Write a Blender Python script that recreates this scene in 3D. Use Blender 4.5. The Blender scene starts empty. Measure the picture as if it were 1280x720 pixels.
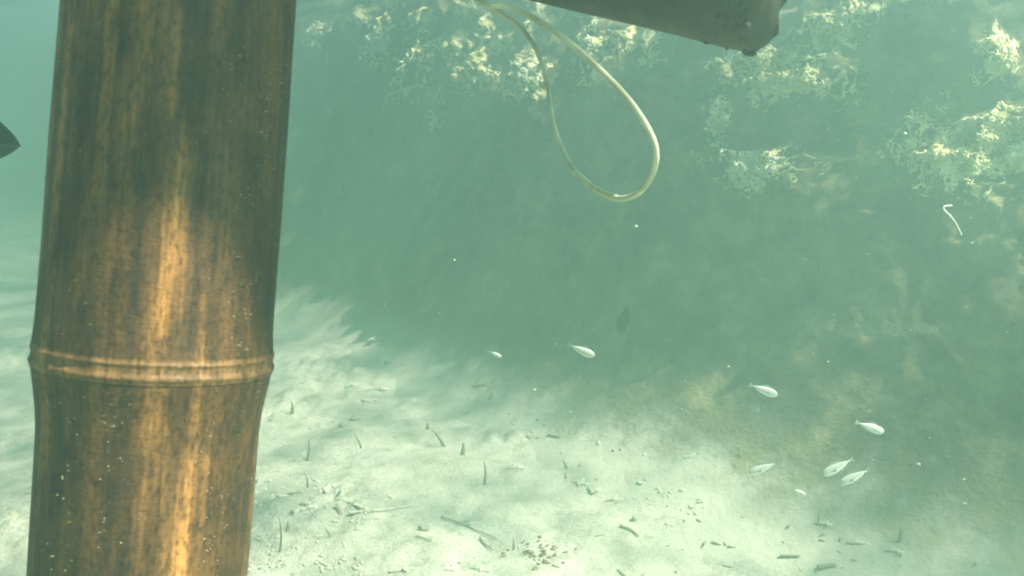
import bpy, math, random
import numpy as np
from mathutils import Vector, Matrix
from mathutils.bvhtree import BVHTree

random.seed(7)
RNG = np.random.default_rng(7)
S = bpy.context.scene
COL = S.collection
R = math.radians

# ------------------------------------------------------------------ camera
CAM = Vector((0, 0, 0.80))
PITCH = 11.0
cd = bpy.data.cameras.new('camera')
cd.sensor_width = 36
cd.angle = R(60)
cd.clip_start = 0.01
cd.clip_end = 500
cd.dof.use_dof = True
cd.dof.focus_distance = 1.3
cd.dof.aperture_fstop = 24
cam = bpy.data.objects.new('camera', cd)
COL.objects.link(cam)
cam.location = CAM
cam.rotation_euler = (R(90 - PITCH), 0, 0)
S.camera = cam
CROT = cam.rotation_euler.to_matrix()
FPX = 640 / math.tan(R(30))


def ray(x, y):
    """Direction through a pixel of the 1280x720 photograph, unit depth along the lens axis."""
    return CROT @ Vector(((x - 640) / FPX, -(y - 360) / FPX, -1))


def at(x, y, depth):
    return CAM + ray(x, y) * depth


# ------------------------------------------------------------------ light
SUN_EL, SUN_AZ = 54.5, 105.0           # azimuth clockwise from +Y
w = bpy.data.worlds.new('World')
S.world = w
w.use_nodes = True
nt = w.node_tree
sky = nt.nodes.new('ShaderNodeTexSky')
sky.sky_type = 'NISHITA'
sky.sun_disc = False
sky.sun_elevation = R(SUN_EL)
sky.sun_rotation = R(SUN_AZ)
bg = nt.nodes['Background']
nt.links.new(sky.outputs[0], bg.inputs[0])
bg.inputs[1].default_value = 0.05
sd = bpy.data.lights.new('sun', 'SUN')
sd.energy = 5.0
sd.angle = R(1.0)
sd.color = (1.0, 0.91, 0.79)
sun = bpy.data.objects.new('sun', sd)
COL.objects.link(sun)
TO_SUN = Vector((math.sin(R(SUN_AZ)) * math.cos(R(SUN_EL)), math.cos(R(SUN_AZ)) * math.cos(R(SUN_EL)), math.sin(R(SUN_EL))))
sun.rotation_euler = TO_SUN.to_track_quat('Z', 'Y').to_euler()
sun.location = TO_SUN * 6

S.view_settings.view_transform = 'Standard'
S.view_settings.look = 'None'
S.view_settings.exposure = 2.47
S.view_settings.gamma = 1
S.render.engine = 'CYCLES'
S.cycles.use_denoising = True
S.cycles.volume_bounces = 2
S.cycles.max_bounces = 10
S.cycles.transparent_max_bounces = 16
S.cycles.filter_width = 1.9
S.cycles.caustics_reflective = False
S.cycles.caustics_refractive = False

# ------------------------------------------------------------------ noise
def _hash(ix, iy, iz, seed):
    h = (ix * 374761393 + iy * 668265263 + iz * 2147483647 + seed * 974711) & 0xffffffff
    h = ((h ^ (h >> 13)) * 1274126177) & 0xffffffff
    h = ((h ^ (h >> 15)) * 2246822519) & 0xffffffff
    return ((h ^ (h >> 16)) & 0xffff) / 65535.0


def vnoise(P, seed=0):
    P = np.asarray(P, float)
    f = np.floor(P)
    i = f.astype(np.int64)
    t = P - f
    t = t * t * t * (t * (t * 6 - 15) + 10)
    r = 0
    for dx in (0, 1):
        for dy in (0, 1):
            for dz in (0, 1):
                wt = (t[..., 0] if dx else 1 - t[..., 0]) * (t[..., 1] if dy else 1 - t[..., 1]) * (t[..., 2] if dz else 1 - t[..., 2])
                r = r + wt * _hash(i[..., 0] + dx, i[..., 1] + dy, i[..., 2] + dz, seed)
    return r * 2 - 1


def fbm(P, scale, octaves=4, seed=0, gain=0.5, ridged=False):
    P = np.asarray(P, float) / scale
    a, s, tot = 1.0, 0, 0
    for o in range(octaves):
        n = vnoise(P, seed + o * 17)
        if ridged:
            n = 1 - 2 * np.abs(n)
        s = s + a * n
        tot += a
        a *= gain
        P = P * 2.03 + 13.7
    return s / tot


# ------------------------------------------------------------------ materials
def mat(name, base, rough=0.8, noise=None, bump=None, spec=0.4, stretch=(1, 1, 1), coat=0.0):
    """base: colour or list of (pos, colour) for a noise-driven ramp; noise = (scale, detail); bump = (scale, strength, distance)."""
    m = bpy.data.materials.new(name)
    m.use_nodes = True
    t = m.node_tree
    b = t.nodes['Principled BSDF']
    b.inputs['Roughness'].default_value = rough
    b.inputs['Specular IOR Level'].default_value = spec
    b.inputs['Coat Weight'].default_value = coat
    b.inputs['Coat Roughness'].default_value = 0.25
    tc = t.nodes.new('ShaderNodeTexCoord')
    mp = t.nodes.new('ShaderNodeMapping')
    mp.inputs['Scale'].default_value = stretch
    t.links.new(tc.outputs['Object'], mp.inputs[0])
    if isinstance(base, list):
        n = t.nodes.new('ShaderNodeTexNoise')
        n.inputs['Scale'].default_value = noise[0]
        n.inputs['Detail'].default_value = noise[1]
        n.inputs['Roughness'].default_value = 0.62
        t.links.new(mp.outputs[0], n.inputs['Vector'])
        r = ramp(t, base)
        t.links.new(n.outputs[0], r.inputs[0])
        t.links.new(r.outputs[0], b.inputs['Base Color'])
    else:
        b.inputs['Base Color'].default_value = (*base, 1)
    if bump:
        n2 = t.nodes.new('ShaderNodeTexNoise')
        n2.inputs['Scale'].default_value = bump[0]
        n2.inputs['Detail'].default_value = 6
        t.links.new(mp.outputs[0], n2.inputs['Vector'])
        bp = t.nodes.new('ShaderNodeBump')
        bp.inputs['Strength'].default_value = bump[1]
        bp.inputs['Distance'].default_value = bump[2]
        t.links.new(n2.outputs[0], bp.inputs['Height'])
        t.links.new(bp.outputs[0], b.inputs['Normal'])
    return m


def ramp(t, stops):
    r = t.nodes.new('ShaderNodeValToRGB')
    e = r.color_ramp.elements
    while len(e) < len(stops):
        e.new(0.5)
    for k, (p, c) in enumerate(stops):
        e[k].position = p
        e[k].color = (*c, 1)
    return r


def nnode(t, vec, scale, detail=4, rough=0.55):
    n = t.nodes.new('ShaderNodeTexNoise')
    n.inputs['Scale'].default_value = scale
    n.inputs['Detail'].default_value = detail
    n.inputs['Roughness'].default_value = rough
    t.links.new(vec, n.inputs['Vector'])
    return n.outputs[0]


def mathn(t, op, a, b=None, clamp=False):
    n = t.nodes.new('ShaderNodeMath')
    n.operation = op
    n.use_clamp = clamp
    for k, v in enumerate((a, b)):
        if v is None:
            continue
        if isinstance(v, (int, float)):
            n.inputs[k].default_value = v
        else:
            t.links.new(v, n.inputs[k])
    return n.outputs[0]


def mixc(t, f, a, b, mode='MIX'):
    n = t.nodes.new('ShaderNodeMix')
    n.data_type = 'RGBA'
    n.blend_type = mode
    for k, v in ((0, f), (6, a), (7, b)):
        if isinstance(v, tuple):
            n.inputs[k].default_value = (*v, 1)
        elif isinstance(v, (int, float)):
            n.inputs[k].default_value = v
        else:
            t.links.new(v, n.inputs[k])
    return n.outputs[2]


# bamboo: weathered wet culm, streaks along the grain, scraped bright skin and dark slime blotches
def bamboo_mat(name, dark, mid, pale, wet=0.35):
    m = bpy.data.materials.new(name)
    m.use_nodes = True
    t = m.node_tree
    b = t.nodes['Principled BSDF']
    tc = t.nodes.new('ShaderNodeTexCoord')

    def mp(sc):
        n = t.nodes.new('ShaderNodeMapping')
        n.inputs['Scale'].default_value = sc
        t.links.new(tc.outputs['Object'], n.inputs[0])
        return n.outputs[0]
    streak = nnode(t, mp((1, 1, 0.045)), 95, 5, 0.6)
    wide = nnode(t, mp((1, 1, 0.13)), 26, 4, 0.6)
    blot = nnode(t, mp((1, 1, 0.45)), 55, 6, 0.65)
    s = mathn(t, 'ADD', mathn(t, 'MULTIPLY', streak, 0.50), mathn(t, 'MULTIPLY', wide, 0.60))
    c = ramp(t, [(0.38, dark), (0.57, mid), (0.82, pale)])
    t.links.new(s, c.inputs[0])
    bl = ramp(t, [(0.46, (0, 0, 0)), (0.62, (1, 1, 1))])
    t.links.new(blot, bl.inputs[0])
    colr = mixc(t, mathn(t, 'MULTIPLY', bl.outputs[0], 0.65), c.outputs[0], tuple(v * 0.6 for v in dark))
    pit = nnode(t, mp((1, 1, 0.55)), 420, 3, 0.6)
    pr = ramp(t, [(0.36, (0.35, 0.33, 0.28)), (0.52, (1, 1, 1)), (0.70, (1.0, 1.0, 1.0))])
    t.links.new(pit, pr.inputs[0])
    hair = nnode(t, mp((1, 1, 0.02)), 520, 3, 0.6)
    hr = ramp(t, [(0.40, (0.62, 0.60, 0.55)), (0.58, (1, 1, 1))])
    t.links.new(hair, hr.inputs[0])
    colr = mixc(t, 0.8, colr, pr.outputs[0], 'MULTIPLY')
    colr = mixc(t, 0.8, colr, hr.outputs[0], 'MULTIPLY')
    t.links.new(colr, b.inputs['Base Color'])
    rr = t.nodes.new('ShaderNodeMapRange')
    rr.inputs['To Min'].default_value = wet
    rr.inputs['To Max'].default_value = 0.75
    t.links.new(blot, rr.inputs[0])
    t.links.new(rr.outputs[0], b.inputs['Roughness'])
    b.inputs['Specular IOR Level'].default_value = 0.35
    fine = nnode(t, mp((1, 1, 2.2)), 260, 4, 0.6)
    h = mathn(t, 'ADD', mathn(t, 'MULTIPLY', streak, 0.6), mathn(t, 'MULTIPLY', fine, 0.5))
    bp = t.nodes.new('ShaderNodeBump')
    bp.inputs['Strength'].default_value = 0.55
    bp.inputs['Distance'].default_value = 0.0016
    t.links.new(h, bp.inputs['Height'])
    t.links.new(bp.outputs[0], b.inputs['Normal'])
    return m


M_BAMBOO = bamboo_mat('weathered_bamboo', (0.024, 0.018, 0.009), (0.130, 0.066, 0.021), (0.66, 0.32, 0.085))
M_RING_LIT = bamboo_mat('sunlit_bamboo_node', (0.060, 0.036, 0.014), (0.26, 0.14, 0.05), (0.62, 0.34, 0.12))  # paler than the culm: the ring's sunlit edges are put into its colour
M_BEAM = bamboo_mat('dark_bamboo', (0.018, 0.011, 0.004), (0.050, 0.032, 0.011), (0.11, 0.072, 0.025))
M_BUBBLE = mat('bubble_glint', (0.55, 0.52, 0.44), rough=0.15, spec=0.8)
M_FUZZ = mat('algae_fuzz', [(0.35, (0.20, 0.22, 0.04)), (0.65, (0.46, 0.46, 0.12))], noise=(90, 2))
M_TUBE = mat('nylon_tube', [(0.35, (0.44, 0.44, 0.28)), (0.6, (0.68, 0.66, 0.46))], rough=0.4, noise=(45, 4), bump=(300, .25, .0006))
M_STAIN = mat('tube_algae', [(0.35, (0.52, 0.56, 0.24)), (0.65, (0.70, 0.70, 0.44))], noise=(60, 4), bump=(300, .5, .001))
M_FISH = mat('silver_fish', [(0.38, (0.34, 0.37, 0.32)), (0.62, (0.58, 0.60, 0.53))], rough=0.28, noise=(60, 3), spec=0.9)
M_BELLY = mat('fish_belly', (0.88, 0.88, 0.82), rough=0.3, spec=0.9)
M_FIN = mat('fish_fin', (0.22, 0.27, 0.23), rough=0.5)
M_EYE = mat('fish_eye', (0.01, 0.01, 0.01), rough=0.1)
M_DFISH = mat('dark_fish', [(0.35, (0.020, 0.028, 0.026)), (0.65, (0.055, 0.066, 0.058))], rough=0.5, noise=(40, 4), bump=(180, .3, .001))
M_MOUTH = mat('fish_lip', (0.12, 0.13, 0.11), rough=0.5)
M_BLADE = mat('dead_seagrass', [(0.35, (0.15, 0.16, 0.09)), (0.65, (0.28, 0.27, 0.17))], noise=(30, 3))
M_TWIG = mat('drowned_twig', [(0.35, (0.16, 0.15, 0.10)), (0.65, (0.32, 0.29, 0.20))], noise=(40, 3))
M_LITTER = mat('plant_litter', [(0.35, (0.22, 0.21, 0.14)), (0.65, (0.42, 0.39, 0.27))], noise=(40, 3))
M_LEAF = mat('brown_leaf_bits', [(0.35, (0.12, 0.06, 0.03)), (0.65, (0.30, 0.16, 0.08))], noise=(40, 3))
M_CORAL = mat('coral_rubble', [(0.32, (0.34, 0.33, 0.26)), (0.66, (0.72, 0.70, 0.58))], noise=(55, 5), bump=(140, .8, .003))
M_STONE = mat('dark_pebble', [(0.32, (0.20, 0.21, 0.15)), (0.66, (0.38, 0.37, 0.28))], noise=(55, 5), bump=(140, .7, .003))
M_CRUST = mat('yellow_algae_crust', [(0.30, (0.34, 0.31, 0.12)), (0.50, (0.66, 0.62, 0.30)), (0.70, (0.84, 0.82, 0.56))],
              noise=(26, 6), bump=(120, .9, .004))
M_CRUSTP = mat('pale_algae_crust', [(0.30, (0.34, 0.36, 0.24)), (0.50, (0.62, 0.64, 0.46)), (0.70, (0.82, 0.84, 0.70))],
               noise=(26, 6), bump=(120, .9, .004))
M_THREAD = mat('pale_thread', (0.80, 0.80, 0.70), rough=0.6)
M_SNOW = mat('drifting_particles', (0.55, 0.55, 0.48), rough=0.6)
M_DRIFT = mat('drowned_leaf', [(0.35, (0.015, 0.02, 0.012)), (0.65, (0.05, 0.05, 0.03))], noise=(20, 3))
M_LASH = mat('lashing_cord', [(0.35, (0.20, 0.17, 0.10)), (0.65, (0.38, 0.33, 0.20))], noise=(120, 3), bump=(400, .6, .001))

# sand: pale coral sand with silt film patches and grain
M_SAND = bpy.data.materials.new('coral_sand')
M_SAND.use_nodes = True
t = M_SAND.node_tree
b = t.nodes['Principled BSDF']
tc = t.nodes.new('ShaderNodeTexCoord')
V = tc.outputs['Object']
grain = nnode(t, V, 170, 4, 0.65)
silt = nnode(t, V, 3.6, 6, 0.62)
mott = nnode(t, V, 22, 5, 0.62)
gc = ramp(t, [(0.30, (0.34, 0.33, 0.26)), (0.52, (0.54, 0.52, 0.43)), (0.72, (0.64, 0.63, 0.54))])
t.links.new(grain, gc.inputs[0])
sr = ramp(t, [(0.42, (0, 0, 0)), (0.62, (1, 1, 1))])
t.links.new(silt, sr.inputs[0])
c1 = mixc(t, mathn(t, 'MULTIPLY', sr.outputs[0], 0.7), gc.outputs[0], (0.33, 0.34, 0.27))
mr = ramp(t, [(0.50, (0, 0, 0)), (0.66, (1, 1, 1))])
t.links.new(mott, mr.inputs[0])
c2 = mixc(t, mathn(t, 'MULTIPLY', mr.outputs[0], 0.6), c1, (0.25, 0.25, 0.17))
t.links.new(c2, b.inputs['Base Color'])
b.inputs['Roughness'].default_value = 0.9
b.inputs['Specular IOR Level'].default_value = 0.15
bp = t.nodes.new('ShaderNodeBump')
bp.inputs['Strength'].default_value = 0.7
bp.inputs['Distance'].default_value = 0.016
t.links.new(mathn(t, 'ADD', mott, mathn(t, 'MULTIPLY', grain, 0.35)), bp.inputs['Height'])
t.links.new(bp.outputs[0], b.inputs['Normal'])

# rock: dark turf-covered rock; the 'crust' attribute carries where pale algae film grows
M_ROCK = bpy.data.materials.new('turf_rock')
M_ROCK.use_nodes = True
t = M_ROCK.node_tree
b = t.nodes['Principled BSDF']
tc = t.nodes.new('ShaderNodeTexCoord')
V = tc.outputs['Object']
n1 = nnode(t, V, 9, 8, 0.68)
rc = ramp(t, [(0.36, (0.030, 0.030, 0.015)), (0.50, (0.105, 0.095, 0.046)), (0.62, (0.21, 0.19, 0.10)), (0.72, (0.32, 0.29, 0.16))])
t.links.new(n1, rc.inputs[0])
at_ = t.nodes.new('ShaderNodeAttribute')
at_.attribute_name = 'crust'
fine = nnode(t, V, 42, 5, 0.7)
light_lace = t.nodes.new('ShaderNodeTexNoise')  # cuts the algae film into strands, painting a lit and dark net
light_lace.inputs['Scale'].default_value = 20
light_lace.inputs['Detail'].default_value = 3.5
light_lace.inputs['Roughness'].default_value = 0.6
light_lace.inputs['Distortion'].default_value = 0.8
t.links.new(V, light_lace.inputs['Vector'])
ridge_ = mathn(t, 'SUBTRACT', 1.0, mathn(t, 'MULTIPLY', mathn(t, 'ABSOLUTE', mathn(t, 'SUBTRACT', light_lace.outputs[0], 0.5)), 8.0), True)
k = mathn(t, 'ADD', at_.outputs['Fac'], mathn(t, 'MULTIPLY', mathn(t, 'SUBTRACT', ridge_, 0.62), 0.75))
k = mathn(t, 'ADD', k, mathn(t, 'MULTIPLY', mathn(t, 'SUBTRACT', fine, 0.5), 0.8))
kr = ramp(t, [(0.43, (0, 0, 0)), (0.56, (1, 1, 1))])
t.links.new(k, kr.inputs[0])
cc = ramp(t, [(0.35, (0.44, 0.40, 0.14)), (0.60, (0.84, 0.79, 0.44))])
t.links.new(nnode(t, V, 30, 4), cc.inputs[0])
t.links.new(mixc(t, kr.outputs[0], rc.outputs[0], cc.outputs[0]), b.inputs['Base Color'])
b.inputs['Roughness'].default_value = 0.9
b.inputs['Specular IOR Level'].default_value = 0.1
sx = t.nodes.new('ShaderNodeSeparateXYZ')
t.links.new(V, sx.inputs[0])
hz_ = mathn(t, 'ADD', sx.outputs['Z'], mathn(t, 'MULTIPLY', mathn(t, 'SUBTRACT', n1, 0.5), 0.35))
dust = t.nodes.new('ShaderNodeMapRange')
dust.interpolation_type = 'SMOOTHSTEP'
dust.inputs['From Min'].default_value = 0.17
dust.inputs['From Max'].default_value = 0.01
t.links.new(hz_, dust.inputs[0])
base_col = b.inputs['Base Color'].links[0].from_socket
t.links.new(mixc(t, dust.outputs[0], base_col, (0.47, 0.46, 0.37)), b.inputs['Base Color'])
bp = t.nodes.new('ShaderNodeBump')
t.links.new(mathn(t, 'SUBTRACT', 0.9, mathn(t, 'MULTIPLY', dust.outputs[0], 0.45)), bp.inputs['Strength'])
bp.inputs['Distance'].default_value = 0.012
t.links.new(mathn(t, 'ADD', fine, n1), bp.inputs['Height'])
t.links.new(bp.outputs[0], b.inputs['Normal'])

# water surface: noise in its transparency colour stands in for focused ripple light
M_WATER = bpy.data.materials.new('caustic_water')
M_WATER.use_nodes = True
t = M_WATER.node_tree
t.nodes.remove(t.nodes['Principled BSDF'])
out = t.nodes['Material Output']
tc = t.nodes.new('ShaderNodeTexCoord')
V = tc.outputs['Object']
mpw = t.nodes.new('ShaderNodeMapping')
mpw.name = 'caustic_offset'
mpw.inputs['Location'].default_value = (18.0167, 17.4220, 3.7544)
t.links.new(V, mpw.inputs[0])
V = mpw.outputs[0]


def caustic_lines(scale, width, power, dist=0.7):
    n = t.nodes.new('ShaderNodeTexNoise')
    n.inputs['Scale'].default_value = scale
    n.inputs['Detail'].default_value = 1.5
    n.inputs['Distortion'].default_value = dist
    t.links.new(V, n.inputs['Vector'])
    r = mathn(t, 'ABSOLUTE', mathn(t, 'SUBTRACT', n.outputs[0], 0.5))
    return mathn(t, 'POWER', mathn(t, 'SUBTRACT', 1.0, mathn(t, 'DIVIDE', r, width), True), power)


bign = nnode(t, V, 2.4, 2)
br = t.nodes.new('ShaderNodeMapRange')
br.interpolation_type = 'SMOOTHSTEP'
br.inputs['From Min'].default_value = 0.38
br.inputs['From Max'].default_value = 0.60
t.links.new(bign, br.inputs[0])
r1, r2 = caustic_lines(3.0, 0.16, 1.3), caustic_lines(8.0, 0.14, 1.4)
tr_ = mathn(t, 'ADD', mathn(t, 'MULTIPLY', r1, 0.36), mathn(t, 'MULTIPLY', r2, 0.26))
tr_ = mathn(t, 'ADD', mathn(t, 'ADD', tr_, mathn(t, 'MULTIPLY', br.outputs[0], 0.50)), 0.08, True)
trs = t.nodes.new('ShaderNodeBsdfTransparent')
t.links.new(mixc(t, tr_, (0, 0, 0), (0.97, 1.0, 0.98)), trs.inputs[0])
t.links.new(trs.outputs[0], out.inputs['Surface'])


# ------------------------------------------------------------------ helpers
def tag(o, label=None, cat=None, group=None, kind=None):
    if label:
        o['label'] = label
    if cat:
        o['category'] = cat
    if group:
        o['group'] = group
    if kind:
        o['kind'] = kind
    return o


def mesh_obj(name, verts, faces, material, parent=None, smooth=True, mats=None, fmat=None):
    me = bpy.data.meshes.new(name)
    me.from_pydata([tuple(v) for v in verts], [], [tuple(int(i) for i in f) for f in faces])
    for m in (mats or [material]):
        me.materials.append(m)
    if fmat is not None:
        me.polygons.foreach_set('material_index', fmat)
    if smooth:
        me.polygons.foreach_set('use_smooth', [True] * len(me.polygons))
    me.update()
    o = bpy.data.objects.new(name, me)
    COL.objects.link(o)
    if parent is not None:
        o.parent = parent
    return o


def empty(name, loc, rot=None):
    o = bpy.data.objects.new(name, None)
    o.empty_display_size = 0.05
    o.location = loc
    if rot is not None:
        o.rotation_euler = rot
    COL.objects.link(o)
    return o


class MB:
    """collects pieces of one mesh"""
    def __init__(self):
        self.v, self.f = [], []

    def add(self, v, f):
        k = len(self.v)
        self.v += [tuple(p) for p in v]
        self.f += [tuple(i + k for i in q) for q in f]
        return self

    def build(self, name, material, parent=None, smooth=True):
        return mesh_obj(name, self.v, self.f, material, parent, smooth)


def frame_of(d):
    d = Vector(d).normalized()
    u = d.orthogonal().normalized()
    return u, d.cross(u), d


def tube(path, radii, n=10, caps=True):
    path = [Vector(p) for p in path]
    if isinstance(radii, (int, float)):
        radii = [radii] * len(path)
    v, f = [], []
    u = None
    for k, p in enumerate(path):
        d = (path[min(k + 1, len(path) - 1)] - path[max(k - 1, 0)]).normalized()
        if u is None:
            u = d.orthogonal().normalized()
        u = (u - d * u.dot(d)).normalized()
        q = d.cross(u)
        for j in range(n):
            a = 2 * math.pi * j / n
            v.append(p + (u * math.cos(a) + q * math.sin(a)) * radii[k])
    for k in range(len(path) - 1):
        for j in range(n):
            j2 = (j + 1) % n
            f.append((k * n + j, k * n + j2, (k + 1) * n + j2, (k + 1) * n + j))
    if caps:
        f.append(tuple(range(n - 1, -1, -1)))
        f.append(tuple((len(path) - 1) * n + j for j in range(n)))
    return v, f


def smooth_path(pts, n=12):
    pts = [Vector(p) for p in pts]
    out_ = []
    for i in range(len(pts) - 1):
        p0, p1, p2, p3 = pts[max(i - 1, 0)], pts[i], pts[i + 1], pts[min(i + 2, len(pts) - 1)]
        for k in range(n):
            s = k / n
            out_.append(0.5 * ((2 * p1) + (p2 - p0) * s + (2 * p0 - 5 * p1 + 4 * p2 - p3) * s * s + (3 * p1 - p0 - 3 * p2 + p3) * s ** 3))
    out_.append(pts[-1])
    return out_


import bmesh
def ico(sub):
    bm = bmesh.new()
    bmesh.ops.create_icosphere(bm, subdivisions=sub, radius=1)
    v = np.array([p.co[:] for p in bm.verts])
    f = [tuple(q.index for q in p.verts) for p in bm.faces]
    bm.free()
    return v, f


ICO1, ICO2, ICO3 = ico(1), ico(2), ico(3)


def lump(center, size, seed, src=ICO2, rough=0.45, rot=None, scale=1.3):
    v, f = src
    n = fbm(v + seed * 7.31, scale, 3, seed)
    p = v * (1 + rough * n)[:, None] * np.array(size)
    if rot is not None:
        p = p @ np.array(rot.to_3x3()).T
    return p + np.array(center), f


# ------------------------------------------------------------------ sea bed (one sheet to the horizon)
def axis(lo, hi, step, far, grow=1.22):
    a = list(np.arange(lo, hi + step / 2, step))
    s = step
    up, dn = [a[-1]], [a[0]]
    while up[-1] < far:
        s *= grow
        up.append(up[-1] + s)
    s = step
    while dn[-1] > -far:
        s *= grow
        dn.append(dn[-1] - s)
    return np.array(dn[:0:-1] + a + up[1:])


def sand_h(X, Y):
    P = np.stack([X, Y, np.zeros_like(X)], -1)
    P2 = P + 0.12 * np.stack([fbm(P, .4, 2, 91), fbm(P, .4, 2, 92), np.zeros_like(X)], -1)
    h = 0.055 * fbm(P, 1.3, 3, 3) + 0.030 * fbm(P2, 0.34, 3, 5) + 0.014 * fbm(P2, 0.09, 3, 9)
    rub = np.clip(fbm(P, 0.42, 3, 21) * 2.2 - 0.1, 0, 1)
    h = h + rub * 0.045 * np.abs(fbm(P, 0.045, 3, 33, .6))
    return h


gx = axis(-1.9, 1.9, 0.013, 24)
gy = axis(1.1, 3.9, 0.013, 24)
X, Y = np.meshgrid(gx, gy)
Z = sand_h(X, Y)
nx, ny = len(gx), len(gy)
verts = np.stack([X.ravel(), Y.ravel(), Z.ravel()], -1)
idx = np.arange(nx * ny).reshape(ny, nx)
quads = np.stack([idx[:-1, :-1].ravel(), idx[:-1, 1:].ravel(), idx[1:, 1:].ravel(), idx[1:, :-1].ravel()], -1)


def np_mesh(name, verts, quads, material):
    me = bpy.data.meshes.new(name)
    me.vertices.add(len(verts))
    me.vertices.foreach_set('co', verts.astype(np.float32).ravel())
    me.loops.add(quads.size)
    me.loops.foreach_set('vertex_index', quads.astype(np.int32).ravel())
    me.polygons.add(len(quads))
    me.polygons.foreach_set('loop_start', np.arange(0, quads.size, 4, dtype=np.int32))
    me.polygons.foreach_set('loop_total', np.full(len(quads), 4, dtype=np.int32))
    me.polygons.foreach_set('use_smooth', np.ones(len(quads), dtype=bool))
    me.materials.append(material)
    me.update(calc_edges=True)
    me.validate()
    o = bpy.data.objects.new(name, me)
    COL.objects.link(o)
    return o


ground = np_mesh('sandy_sea_bed', verts, quads, M_SAND)
tag(ground, 'pale sandy sea bed with silt patches and rubble', kind='structure')


def ground_z(x, y):
    i = min(max(int(np.searchsorted(gx, x)) - 1, 0), nx - 2)
    j = min(max(int(np.searchsorted(gy, y)) - 1, 0), ny - 2)
    a, c = (x - gx[i]) / (gx[i + 1] - gx[i]), (y - gy[j]) / (gy[j + 1] - gy[j])
    return float((Z[j, i] * (1 - a) + Z[j, i + 1] * a) * (1 - c) + (Z[j + 1, i] * (1 - a) + Z[j + 1, i + 1] * a) * c)


def on_ground(px, py):
    d = ray(px, py)
    s = -CAM.z / d.z
    for _ in range(6):
        p = CAM + d * s
        s = (ground_z(p.x, p.y) - CAM.z) / d.z
    h = BVH.ray_cast(CAM, d)
    if h[0] is not None and (h[0] - CAM).length < (d * s).length:
        return h[0]
    return CAM + d * s


# ------------------------------------------------------------------ rock wall
WA = Vector((1.13, 1.63, 0))
WD = Vector((-0.68, 0.73, 0)).normalized()
WN = Vector((-WD.y, WD.x, 0))           # towards the camera side
if WN.y > 0:
    WN = -WN
prof = np.array([(0.85, -0.16), (0.52, -0.02), (0.33, 0.06), (0.18, 0.20), (0.07, 0.40), (-0.04, 0.62), (-0.15, 0.85),
                 (-0.28, 1.06), (-0.44, 1.27), (-0.75, 1.36), (-1.2, 1.38), (-4.0, 1.38)])
pl = np.concatenate([[0], np.cumsum(np.hypot(*np.diff(prof, axis=0).T))])
tv = np.concatenate([np.linspace(0, 2.25, 270), np.linspace(2.25, pl[-1], 14)[1:]])
uv_ = np.concatenate([np.arange(-4, -1.2, 0.12), np.arange(-1.0, 3.3, 0.0085), np.arange(3.6, 9, 0.1)])
po = np.interp(tv, pl, prof[:, 0])
pz = np.interp(tv, pl, prof[:, 1])
ker = np.ones(15) / 15
po[8:-20] = np.convolve(po, ker, 'same')[8:-20]
pz[8:-20] = np.convolve(pz, ker, 'same')[8:-20]
U, T = np.meshgrid(uv_, tv)
O = np.repeat(po[:, None], len(uv_), 1)
ZZ = np.repeat(pz[:, None], len(uv_), 1)
P = np.stack([U, O, ZZ], -1)
warp = np.stack([fbm(P, .35, 2, 51), fbm(P, .35, 2, 52), fbm(P, .35, 2, 53)], -1) * .12
up = np.clip((ZZ - 0.15) / 0.7, 0.12, 1)
disp = 0.10 * np.clip(ZZ / .5, .15, 1) * fbm(P, 0.75, 2, 61) + 0.10 * up * fbm(P + warp, 0.26, 3, 62) + 0.05 * up * fbm(P + warp, 0.10, 3, 63, ridged=True) + 0.018 * up * fbm(P, 0.03, 3, 64)
tz = np.clip((ZZ - 0.9) / 0.2, 0, 1) * 0.45
bow = np.interp(U, [-4, -.15, .35, .9, 1.5, 2.2, 3, 9], [-.05, -.02, .08, .14, .02, -.05, -.05, -.4])
bow = np.interp(U, uv_, np.convolve(np.interp(uv_, uv_, bow[0]), np.ones(61) / 61, 'same')) * (np.abs(U - 1.2) < 2.0) + bow * (np.abs(U - 1.2) >= 2.0)
O2 = O + disp * (1 - tz) + bow
Z2 = np.minimum(ZZ + disp * tz + np.clip((ZZ - .5) / .8, 0, 1) * .16 * np.clip((U - .8) / 1.6, 0, 1), 1.58)
pos = np.stack([WA.x + WD.x * U + WN.x * O2, WA.y + WD.y * U + WN.y * O2, Z2], -1)
ih = np.arange(U.size).reshape(U.shape)
wq = np.stack([ih[:-1, :-1].ravel(), ih[:-1, 1:].ravel(), ih[1:, 1:].ravel(), ih[1:, :-1].ravel()], -1)
wv_ = pos.reshape(-1, 3)
WQ_LIST = [tuple(q) for q in wq.tolist()]
BVH = BVHTree.FromPolygons([tuple(p) for p in wv_], WQ_LIST)


LAST_HIT = [0]


def on_wall(px, py):
    d = ray(px, py)
    h = BVH.ray_cast(CAM, d)
    if h[0] is None:
        return None
    LAST_HIT[0] = h[2]
    n = h[1]
    if n.dot(d) > 0:
        n = -n
    return h[0], n


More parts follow.
